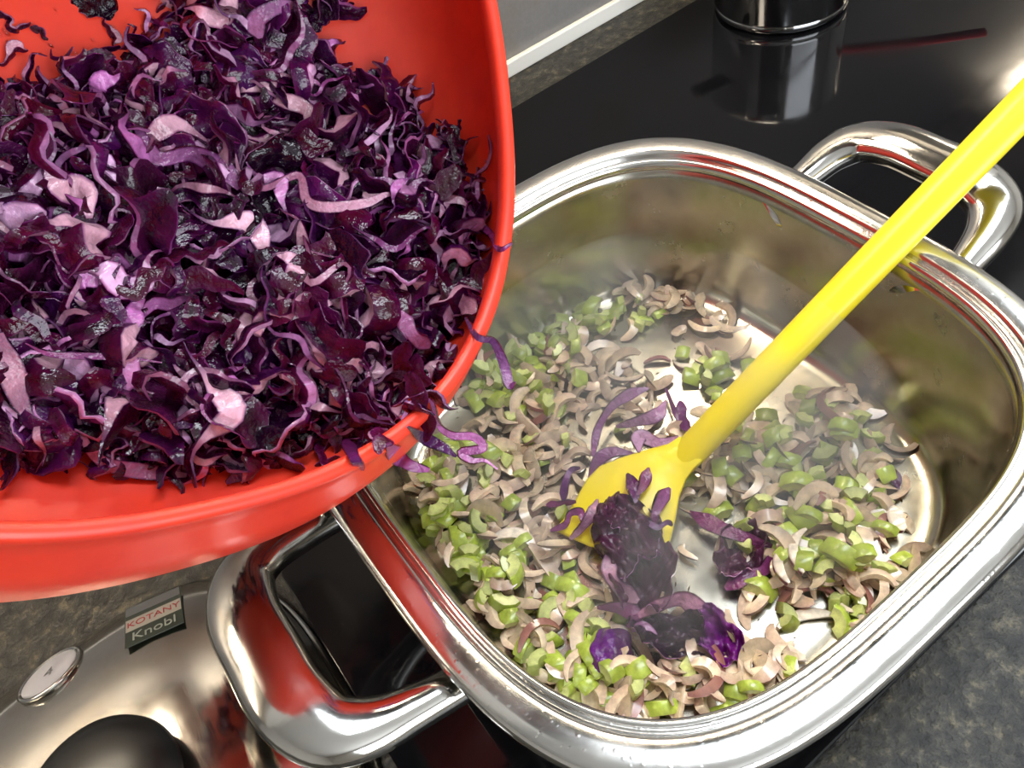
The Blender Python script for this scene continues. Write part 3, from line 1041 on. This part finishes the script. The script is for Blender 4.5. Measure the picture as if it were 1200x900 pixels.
def celery(seed):
    """short slice of a celery stalk: crescent section extruded"""
    r = random.Random(seed)
    R_ = r.uniform(0.007, 0.011)
    th = r.uniform(0.0042, 0.0062)
    sp_a = r.uniform(0.55, 1.15)
    L = r.uniform(0.0055, 0.0105)
    n_ = 7
    sec, col = [], []
    for j in range(n_):
        a = PI / 2 + (j / (n_ - 1) * 2 - 1) * sp_a
        k = 1 + 0.035 * (j % 2)
        sec.append((R_ * k * math.cos(a), R_ * k * math.sin(a)))
    for j in range(n_):
        a = PI / 2 - (j / (n_ - 1) * 2 - 1) * sp_a
        sec.append(((R_ - th) * math.cos(a) * 1.02, (R_ - th) * math.sin(a)))
    cy = sum(p[1] for p in sec) / len(sec)
    N = len(sec)
    sl = [r.uniform(-0.22, 0.22), r.uniform(-0.22, 0.22)]
    V, F, K = [], [], []
    br = r.uniform(0.8, 1.2)
    gsk = np.array((0.37, 0.46, 0.06)) * br
    gin = np.array((0.54, 0.60, 0.18)) * br
    gct = np.array((0.62, 0.67, 0.24)) * br
    zs = [-L / 2, -L / 2 + 0.0007, L / 2 - 0.0007, L / 2]
    for k, z in enumerate(zs):
        f = 0.90 if k in (0, 3) else 1.0
        for (x, y) in sec:
            V.append((x * f, (y - cy) * f, z + sl[0] * x + sl[1] * (y - cy) * (1 if z > 0 else -0.6)))
    for k in range(3):
        for j in range(N):
            j2 = (j + 1) % N
            F.append((k * N + j, k * N + j2, (k + 1) * N + j2, (k + 1) * N + j))
            c = gsk if j < n_ - 1 else gin
            K += [c] * 4
    b0 = len(V)
    V += V[0:N] + V[3 * N:4 * N]
    for q, off, rev in ((0, b0, True), (1, b0 + N, False)):
        for j in range(n_ - 1):
            f = (off + j, off + j + 1, off + N - 2 - j, off + N - 1 - j)
            F.append(tuple(reversed(f)) if rev else f)
            cc = [gct * 0.8, gct * 0.8, gct * 1.1, gct * 1.1]
            K += list(reversed(cc)) if rev else cc
    return np.array(V), F, np.array(K), max(L, th)


def onion(seed):
    """slice of a red onion layer: tapering arc"""
    r = random.Random(seed)
    R_ = r.choice([0.009, 0.012, 0.015, 0.018, 0.021]) * r.uniform(0.9, 1.1)
    span = r.uniform(1.3, 3.0) if R_ < 0.014 else r.uniform(1.0, 2.0)
    tw = r.uniform(0.0034, 0.0066)
    hh = r.uniform(0.0014, 0.0030)
    ns = 12
    V, F, K = [], [], []
    pk = r.random()
    br = r.uniform(0.82, 1.12)
    flesh = (np.array((0.84, 0.69, 0.47)) * (1 - pk * 0.5) + np.array((0.74, 0.52, 0.42)) * pk * 0.5) * br
    skin = np.array((0.21, 0.055, 0.075)) * (0.6 + 0.8 * r.random())
    if r.random() < 0.18:
        flesh = np.array((0.30, 0.13, 0.10)) * br
        skin = np.array((0.12, 0.028, 0.03))
    ph = r.uniform(0, 6)
    cone = r.uniform(-0.6, 0.6)
    for i in range(ns):
        u = i / (ns - 1)
        a = (u - 0.5) * span
        k = 0.35 + 0.65 * min(1, 4 * u, 4 * (1 - u)) ** 0.8
        rr = R_ * (1 + 0.08 * math.sin(5 * u + ph))
        z = 0.0016 * math.sin(4 * u + ph)
        t, h = tw * k, hh * k
        for (dr_, dz) in ((t / 2, h / 2), (-t / 2, h / 2), (-t / 2, -h / 2), (t / 2, -h / 2)):
            lean = 0.35 * dz
            V.append(((rr + dr_ + lean) * math.cos(a) - R_ * 0.75, (rr + dr_ + lean) * math.sin(a), z + dz + dr_ * cone))
    for i in range(ns - 1):
        A, B_ = i * 4, (i + 1) * 4
        F.append((A, A + 1, B_ + 1, B_)); K += [flesh * 0.62 + skin * 0.38, flesh, flesh, flesh * 0.62 + skin * 0.38]
        F.append((A + 1, A + 2, B_ + 2, B_ + 1)); K += [flesh * 0.95] * 4
        F.append((A + 2, A + 3, B_ + 3, B_ + 2)); K += [flesh, flesh * 0.85 + skin * 0.15, flesh * 0.85 + skin * 0.15, flesh]
        F.append((A + 3, A, B_, B_ + 3)); K += [skin * 0.85 + flesh * 0.15] * 4
    F += [(3, 2, 1, 0), ((ns - 1) * 4, (ns - 1) * 4 + 1, (ns - 1) * 4 + 2, (ns - 1) * 4 + 3)]
    K += [flesh] * 8
    return np.array(V), F, np.array(K), hh


CEL = [celery(500 + k) for k in range(16)]
ONI = [onion(600 + k) for k in range(24)]
CELM = [mk('celery_piece', d[0], d[1], M['celery'], link=False, cols=d[2], smooth=38) for d in CEL]
ONIM = [mk('onion_slice', d[0], d[1], M['onion'], link=False, cols=d[2], smooth=50) for d in ONI]

GR = 0.0025
GN = 124
HM = np.full((GN, GN), ZF)


def drop(x, y, rad, th):
    i0, j0 = (x + 0.155) / GR, (y + 0.155) / GR
    k = rad / GR
    ii, jj = np.mgrid[0:GN, 0:GN]
    dd = (ii - i0) ** 2 + (jj - j0) ** 2
    m_ = dd <= k * k
    if not m_.any():
        return ZF
    z = float(np.percentile(HM[m_], 55))
    m2 = dd <= (0.75 * k) ** 2
    HM[m2] = np.maximum(HM[m2], z + th * 0.75)
    return z


def in_floor(x, y, f=1.0):
    return abs(x / (0.131 * f)) ** 3.2 + abs(y / (0.141 * f)) ** 3.2 < 1


BARE = [(765, 412, 34, 26), (735, 395, 26, 18), (800, 685, 38, 26), (850, 745, 34, 34), (868, 600, 18, 18), (925, 597, 22, 18), (700, 520, 22, 22), (905, 470, 35, 24), (1065, 590, 26, 60)]
CLC = [(500, 598, 30, 42, 26, 'left'), (545, 648, 36, 40, 20, 'left'), (612, 700, 40, 40, 22, 'near'), (655, 785, 36, 24, 16, 'near'), (735, 812, 45, 16, 8, 'near'), (815, 812, 50, 18, 14, 'near'),
       (600, 425, 30, 40, 22, 'far'), (650, 395, 34, 26, 22, 'far'), (705, 372, 30, 12, 14, 'far'), (640, 490, 50, 35, 14, 'far'), (560, 500, 22, 28, 10, 'far'),
       (850, 432, 26, 16, 9, 'spat'), (765, 358, 24, 10, 4, 'spat'), (800, 440, 30, 25, 4, 'spat'), (985, 500, 28, 14, 10, 'right'), (1005, 600, 40, 40, 30, 'right'), (1005, 680, 38, 32, 22, 'right'), (945, 600, 32, 40, 10, 'right'),
       (905, 610, 24, 30, 7, 'right'), (885, 510, 30, 20, 10, 'spat'), (850, 590, 30, 30, 6, 'spat'), (890, 690, 24, 24, 5, 'right'), (560, 560, 40, 30, 8, 'left'), (725, 735, 50, 30, 7, 'near')]
CLO = [(620, 480, 52, 55, 36, 'far'), (570, 575, 46, 46, 22, 'left'), (620, 625, 36, 36, 14, 'left'), (555, 665, 36, 40, 14, 'left'), (640, 745, 46, 34, 18, 'near'), (720, 800, 46, 22, 14, 'near'), (805, 795, 55, 24, 18, 'near'),
       (875, 770, 30, 24, 8, 'near'), (650, 400, 45, 26, 15, 'far'), (785, 348, 26, 10, 16, 'far'), (715, 445, 36, 28, 12, 'far'), (825, 400, 34, 22, 7, 'spat'), (895, 560, 50, 36, 26, 'right'), (950, 640, 46, 46, 28, 'right'),
       (1000, 560, 38, 40, 20, 'right'), (1015, 665, 32, 34, 18, 'right'), (985, 478, 36, 10, 8, 'right'), (690, 560, 55, 38, 10, 'left'), (760, 700, 40, 36, 6, 'near'), (840, 530, 26, 30, 8, 'spat'), (500, 560, 24, 30, 10, 'left'), (870, 545, 50, 40, 16, 'spat'), (740, 470, 40, 30, 8, 'spat'), (850, 800, 50, 20, 10, 'near')]
WHERE = {'left': 'at the left corner of the pan', 'near': 'along the near side of the pan', 'far': 'on the far left side of the pan', 'spat': 'on the pan floor around the spatula handle',
         'right': 'in the browned heap at the right of the pan'}
jobs = []
r = random.Random(21)
for lst, kind in ((CLC, 'c'), (CLO, 'o')):
    for (cx, cy, sx, sy, n_, zone) in lst:
        for k in range(int(n_ * (1.0 if kind == 'c' else 1.6))):
            for tr_ in range(30):
                x, y = r.gauss(cx, sx), r.gauss(cy, sy)
                p = at(x, y, ZF + 0.004)
                if not in_floor(p.x, p.y):
                    continue
                if any(((x - a) / c) ** 2 + ((y - b_) / d) ** 2 < 1 for a, b_, c, d in BARE) and r.random() < 0.9:
                    continue
                jobs.append((r.random(), kind, p.x, p.y, zone))
                break
jobs.sort()
cnt = {'c': 0, 'o': 0}
extra = sum(1 for q in jobs if q[1] == 'o') - 300
OV, OF, OK_ = [], [], []
for _, kind, x, y, zone in jobs:
    cnt[kind] += 1
    if kind == 'c':
        i = r.randrange(len(CEL))
        z = drop(x, y, 0.0055, 0.0075)
        rot = Matrix.Rotation(r.uniform(0, 2 * PI), 3, 'Z') @ (Matrix.Rotation(r.choice([0, PI / 2, PI / 2, PI]) + r.gauss(0, 0.25), 3, 'X')) @ Matrix.Rotation(r.gauss(0, 0.35), 3, 'Y')
        o = bpy.data.objects.new('celery_piece', CELM[i])
        o.matrix_world = Matrix.Translation((x, y, z + 0.0036)) @ rot.to_4x4() @ Matrix.Scale(r.uniform(0.88, 1.3), 4)
        C.objects.link(o)
        tag(o, 'diced green celery piece ' + WHERE[zone], 'celery', 'celery pieces ' + WHERE[zone])
    else:
        i = r.randrange(len(ONI))
        z = drop(x, y, 0.009, 0.0032)
        rot = Matrix.Rotation(r.uniform(0, 2 * PI), 3, 'Z') @ Matrix.Rotation(r.gauss(0, 0.28), 3, 'X') @ Matrix.Rotation(r.gauss(0, 0.28), 3, 'Y')
        mw = Matrix.Translation((x, y, z + 0.0024)) @ rot.to_4x4() @ Matrix.Scale(r.uniform(0.8, 1.35), 4)
        if cnt['o'] <= extra:            # the lowest, mostly covered slices
            b0 = len(OV)
            OV += [mw @ Vector(v_) for v_ in ONI[i][0]]
            OF += [tuple(a + b0 for a in f) for f in ONI[i][1]]
            OK_.append(ONI[i][2])
            continue
        o = bpy.data.objects.new('onion_slice', ONIM[i])
        o.matrix_world = mw
        C.objects.link(o)
        tag(o, 'softened red onion slice ' + WHERE[zone], 'onion', 'onion slices ' + WHERE[zone])

tag(mk('onion_layer', OV, OF, M['onion'], cols=np.concatenate(OK_), smooth=50), 'lowest layer of softened onion slices under the other vegetables', 'onion', None, 'stuff')

# single onion slices that stand out
BIGO = [(606, 634, 0.0165, 1.9, 0.0072, 'large pale onion crescent at the left of the pan', 0.6), (1052, 612, 0.014, 1.1, 0.008, 'thick onion wedge with red edge at the right end of the heap', 2.6),
        (945, 727, 0.030, 1.1, 0.006, 'long flat onion slice nearest the right rim', 1.1), (915, 668, 0.017, 1.8, 0.005, 'arched onion slice beside the bare pan floor', 2.2),
        (932, 655, 0.019, 1.7, 0.005, 'second arched onion slice beside the bare pan floor', 2.2), (812, 425, 0.016, 1.9, 0.004, 'thin onion arc alone on the bare floor left of the handle', -2.4),
        (770, 420, 0.016, 1.2, 0.003, 'small reddish onion arc on the bare far floor', 0.9), (580, 402, 0.012, 2.2, 0.005, 'curled onion slice just below the bowl rim', 0.2)]
for k, (x, y, R_, span, tw, lab, rz) in enumerate(BIGO):
    ns = 18
    V, F, K = [], [], []
    fl, sk = np.array((0.86, 0.76, 0.62)), np.array((0.24, 0.06, 0.09))
    if 'reddish' in lab:
        fl = np.array((0.34, 0.13, 0.13))
    for i in range(ns):
        u = i / (ns - 1)
        a = (u - 0.5) * span
        kk = 0.3 + 0.7 * min(1, 3.2 * u, 3.2 * (1 - u)) ** 0.7
        for dr_, dz in ((tw * kk / 2, 0.0014), (tw * kk * 0.30, 0.0018), (-tw * kk / 2, 0.0014), (-tw * kk / 2, -0.0012), (tw * kk / 2, -0.0012)):
            V.append(((R_ + dr_) * math.cos(a) - R_ * 0.85, (R_ + dr_) * math.sin(a), dz + 0.0012 * math.sin(5 * u + k) - 0.25 * dr_))
    for i in range(ns - 1):
        A, B_ = i * 5, (i + 1) * 5
        for j, c in enumerate((((sk + fl) / 2, fl, fl, (sk + fl) / 2), (fl, fl, fl, fl), (fl, fl, fl, fl), (fl, fl, fl, fl), (sk, sk, sk, sk))):
            F.append((A + j, A + (j + 1) % 5, B_ + (j + 1) % 5, B_ + j)); K += list(c)
    F += [(4, 3, 2, 1, 0), tuple((ns - 1) * 5 + j for j in range(5))]
    K += [fl] * 10
    o = mk('onion_slice', V, F, M['onion'], cols=np.array(K), smooth=50)
    p = at(x, y, 0.012)
    z = drop(p.x, p.y, 0.010, 0.003)
    o.location = (p.x, p.y, z + 0.0026)
    o.rotation_euler = (0.08, -0.1, rz)
    tag(o, lab, 'onion')
for (x, y, lab) in ((1103, 480, 'pale onion sliver stuck on the right pan wall'), (1142, 535, 'thin onion sliver stuck low on the right pan wall'), (888, 308, 'small onion scrap stuck on the far pan wall')):
    d = ray(x, y)
    q = Vector(CO + d * ((0.1432 - CO[0]) / d[0]))
    o = bpy.data.objects.new('onion_scrap', ONIM[3])
    C.objects.link(o)
    o.matrix_world = Matrix.Translation(q) @ Matrix.Rotation(PI / 2, 4, 'Y') @ Matrix.Rotation(1.2, 4, 'Z') @ Matrix.Scale(0.62, 4)
    tag(o, lab, 'onion')

# dark flecks and herb crumbs, too small to count
VV, FF = [], []
for i in range(320):
    x, y = r.uniform(460, 1080), r.uniform(345, 830)
    p = at(x, y, ZF)
    if not in_floor(p.x, p.y, 0.98):
        continue
    i0, j0 = int((p.x + 0.155) / GR), int((p.y + 0.155) / GR)
    z = HM[min(max(i0, 0), GN - 1), min(max(j0, 0), GN - 1)]
    a = r.uniform(0, PI)
    s1, s2 = r.uniform(0.0006, 0.0022), r.uniform(0.0003, 0.0006)
    b0 = len(VV)
    for dx, dy, dz in ((-1, 0, 0), (0, -1, 0), (1, 0, 0), (0, 1, 0), (0, 0, 1)):
        VV.append((p.x + dx * s1 * math.cos(a) - dy * s2 * math.sin(a), p.y + dx * s1 * math.sin(a) + dy * s2 * math.cos(a), z + 0.0002 + dz * 0.0005))
    FF += [(b0, b0 + 1, b0 + 4), (b0 + 1, b0 + 2, b0 + 4), (b0 + 2, b0 + 3, b0 + 4), (b0 + 3, b0, b0 + 4)]
tag(mk('browned_crumbs', VV, FF, M['fleck'], smooth=False), 'tiny browned crumbs scattered over the vegetables in the pan', 'crumbs', None, 'stuff')

# cabbage that has already dropped into the pan
PRB = [
    ([(695, 535, .016), (700, 505, .020), (715, 478, .022), (738, 462, .022), (760, 455, .020)], 0.0065, 0.0012, 0.7, 'slender lilac cabbage strip lying behind the spatula blade'),
    ([(722, 500, .018), (745, 494, .022), (770, 486, .022), (780, 470, .020)], 0.0075, 0.0014, 0.9, 'bright magenta-edged cabbage strip behind the spatula blade'),
    ([(690, 560, .022), (700, 540, .025), (718, 530, .027), (745, 532, .027)], 0.0065, 0.0014, 0.5, 'cabbage strip running along the top edge of the spatula blade'),
    ([(748, 530, .030), (750, 512, .026), (772, 520, .026), (795, 512, .026)], 0.008, 0.002, 0.9, 'pink cabbage rib tucked against the neck of the spatula'),
    ([(660, 590, .020), (662, 570, .024), (668, 552, .024), (680, 548, .024)], 0.0045, 0.0012, 0.1, 'dark cabbage hook left of the spatula blade'),
    ([(640, 592, .018), (655, 590, .020), (675, 588, .024)], 0.004, 0.0012, 0.05, 'small dark cabbage sliver pointing at the spatula blade'),
    ([(645, 622, .018), (662, 615, .022), (668, 602, .026), (680, 600, .026), (682, 612, .026)], 0.0045, 0.0012, 0.3, 'curly purple cabbage strip at the left tip of the blade'),
    ([(668, 632, .022), (682, 618, .027), (695, 600, .030), (700, 585, .030)], 0.0060, 0.0012, 0.8, 'straight lilac cabbage strip lying on the spatula blade'),
    ([(735, 555, .028), (742, 570, .030), (745, 590, .030)], 0.007, 0.0016, 0.1, 'dark cabbage loop standing on the spatula blade'),
    ([(760, 548, .032), (755, 565, .032), (748, 580, .030)], 0.006, 0.0014, 0.3, 'dark forked cabbage bit beside the loop on the blade'),
    ([(785, 572, .030), (775, 585, .030), (768, 602, .028), (770, 615, .026)], 0.0065, 0.0025, 0.6, 'reddish-brown cabbage rib on the right of the blade'),
    ([(755, 610, .030), (770, 618, .030), (782, 612, .030), (788, 616, .028)], 0.0035, 0.0012, 0.05, 'dark hooked cabbage strip at the right edge of the blade'),
    ([(712, 650, .026), (716, 675, .026), (730, 692, .024), (748, 705, .022)], 0.0095, 0.0016, 0.8, 'lilac triangular cabbage piece below the spatula blade'),
    ([(748, 722, .022), (775, 708, .026), (800, 702, .026), (818, 715, .022), (832, 735, .018)], 0.009, 0.0014, 0.5, 'arched mauve cabbage strip near the bare pan floor'),
    ([(700, 712, .018), (725, 712, .022), (745, 722, .022), (735, 735, .02)], 0.007, 0.0016, 0.4, 'short purple cabbage strip left of the arched one'),
    ([(740, 740, .022), (752, 735, .026), (765, 745, .024), (768, 758, .02)], 0.0055, 0.0014, 0.5, 'small curled mauve cabbage strip above the purple lump'),
    ([(808, 600, .014), (830, 612, .016), (850, 622, .018), (880, 632, .018), (905, 640, .016)], 0.008, 0.0014, 0.05, 'blackish cabbage strip right of the spatula blade'),
    ([(850, 690, .014), (870, 678, .016), (895, 668, .016), (905, 650, .016)], 0.008, 0.0014, 0.1, 'blackish cabbage strip closing a loop right of the blade'),
    ([(798, 470, .012), (800, 490, .014), (806, 505, .016)], 0.007, 0.0014, 0.05, 'short black cabbage curl just above the handle neck'),
    ([(780, 455, .012), (788, 475, .014), (795, 495, .014)], 0.003, 0.0012, 0.05, 'thin black cabbage sliver left of the handle neck'),
    ([(825, 525, .012), (840, 515, .016), (850, 505, .016)], 0.008, 0.0014, 0.15, 'dark wine-red cabbage bit right of the handle neck'),
    ([(1042, 548, .010), (1048, 560, .012), (1053, 574, .011)], 0.0060, 0.0024, 0.0, 'shiny dark red onion skin bit at the right of the pan'),
]
for i, (pp, wd, th, pale, lab) in enumerate(PRB):
    o = ribbon('cabbage_shred', pp, wd, th, lab, 40 + i, pale=pale, ztab=True)
    if 'onion' in lab:
        o.name = 'onion_skin'
        o['category'] = 'onion'
LP = [(735, 628, .027, 0.023, 'large crinkled purple cabbage leaf piled on the spatula blade', 41), (755, 668, .025, 0.024, 'large crinkled cabbage leaf below the spatula blade', 42),
      (785, 742, .021, 0.019, 'dark crumpled cabbage leaf beside the bare pan floor', 43), (842, 745, .019, 0.016, 'blackish crumpled cabbage leaf nearest the white reflection', 44),
      (868, 645, .016, 0.018, 'grey-purple cabbage leaf lying right of the spatula', 45), (722, 600, .029, 0.012, 'small dark crinkled cabbage leaf on the middle of the blade', 46)]
for (x, y, z, s, lab, sd) in LP:
    d = leafpiece(sd, s, 0.0006, 1.3, 30)
    o = mk('cabbage_leaf', d[0], d[1], M['cabbage'], cols=np.minimum(1, d[2] * 3.6))
    o.matrix_world = Matrix.Translation(at(x, y, z)) @ Matrix.Rotation(rnd.uniform(0, 6.28), 4, 'Z') @ Matrix.Rotation(rnd.uniform(-0.4, 0.4), 4, 'X')
    tag(o, lab, 'cabbage')
# the purple lump
bm = bmesh.new()
bmesh.ops.create_icosphere(bm, subdivisions=5, radius=0.0125)
me = bpy.data.meshes.new('cabbage_lump')
for v_ in bm.verts:
    c = v_.co
    k = 1 + 0.10 * math.sin(c.x * 420 + 1) * math.sin(c.y * 380) + 0.06 * math.sin(c.z * 700 + c.x * 300)
    v_.co = Vector((c.x * k * 1.1, c.y * k * 0.9, c.z * k * 0.75))
bm.to_mesh(me)
bm.free()
ca = me.color_attributes.new('Col', 'FLOAT_COLOR', 'CORNER')
arr = np.ones((len(me.loops), 4), np.float32)
for li, lp_ in enumerate(me.loops):
    c = me.vertices[lp_.vertex_index].co
    arr[li, :3] = (0.11, 0.014, 0.17) if c.y - 0.3 * c.x > 0.001 else (0.075, 0.025, 0.085)
ca.data.foreach_set('color', arr.ravel())
me.polygons.foreach_set('use_smooth', [True] * len(me.polygons))
me.materials.append(M['cabbage'])
o = bpy.data.objects.new('cabbage_lump', me)
C.objects.link(o)
o.location = at(716, 764, 0.018)
o.rotation_euler = (0.3, 0.2, 0.5)
tag(o, 'bright purple rolled cabbage lump near the front of the pan', 'cabbage')

# ------------------------------------------------------------------ steam over the pan
m = bpy.data.materials.new('steam')
m.use_nodes = True
n, l = m.node_tree.nodes, m.node_tree.links
n.clear()
out = n.new('ShaderNodeOutputMaterial')
vs = n.new('ShaderNodeVolumeScatter')
vs.inputs['Color'].default_value = (0.95, 0.95, 0.95, 1)
vs.inputs['Anisotropy'].default_value = 0.2
v = coords(n, l, (1, 1, 0.6))
t = noise(n, l, v, 16, 3, 0.55)
l.new(mrange(n, l, t.outputs['Fac'], 0.43, 0.72, 0.0, 11.0), vs.inputs['Density'])
l.new(vs.outputs[0], out.inputs['Volume'])
m.cycles.volume_step_rate = 1.0
V, F = loft([sup(a, b_, 2.6, z, 48) for a, b_, z in ((0.05, 0.05, 0.030), (0.10, 0.11, 0.034), (0.118, 0.125, 0.05), (0.118, 0.125, 0.085), (0.10, 0.105, 0.11), (0.05, 0.05, 0.125))], True, True)
stm = mk('steam', V, F, m, fix=True)
tag(stm, 'thin whitish steam rising from the frying vegetables in the pan', 'steam', None, 'stuff')
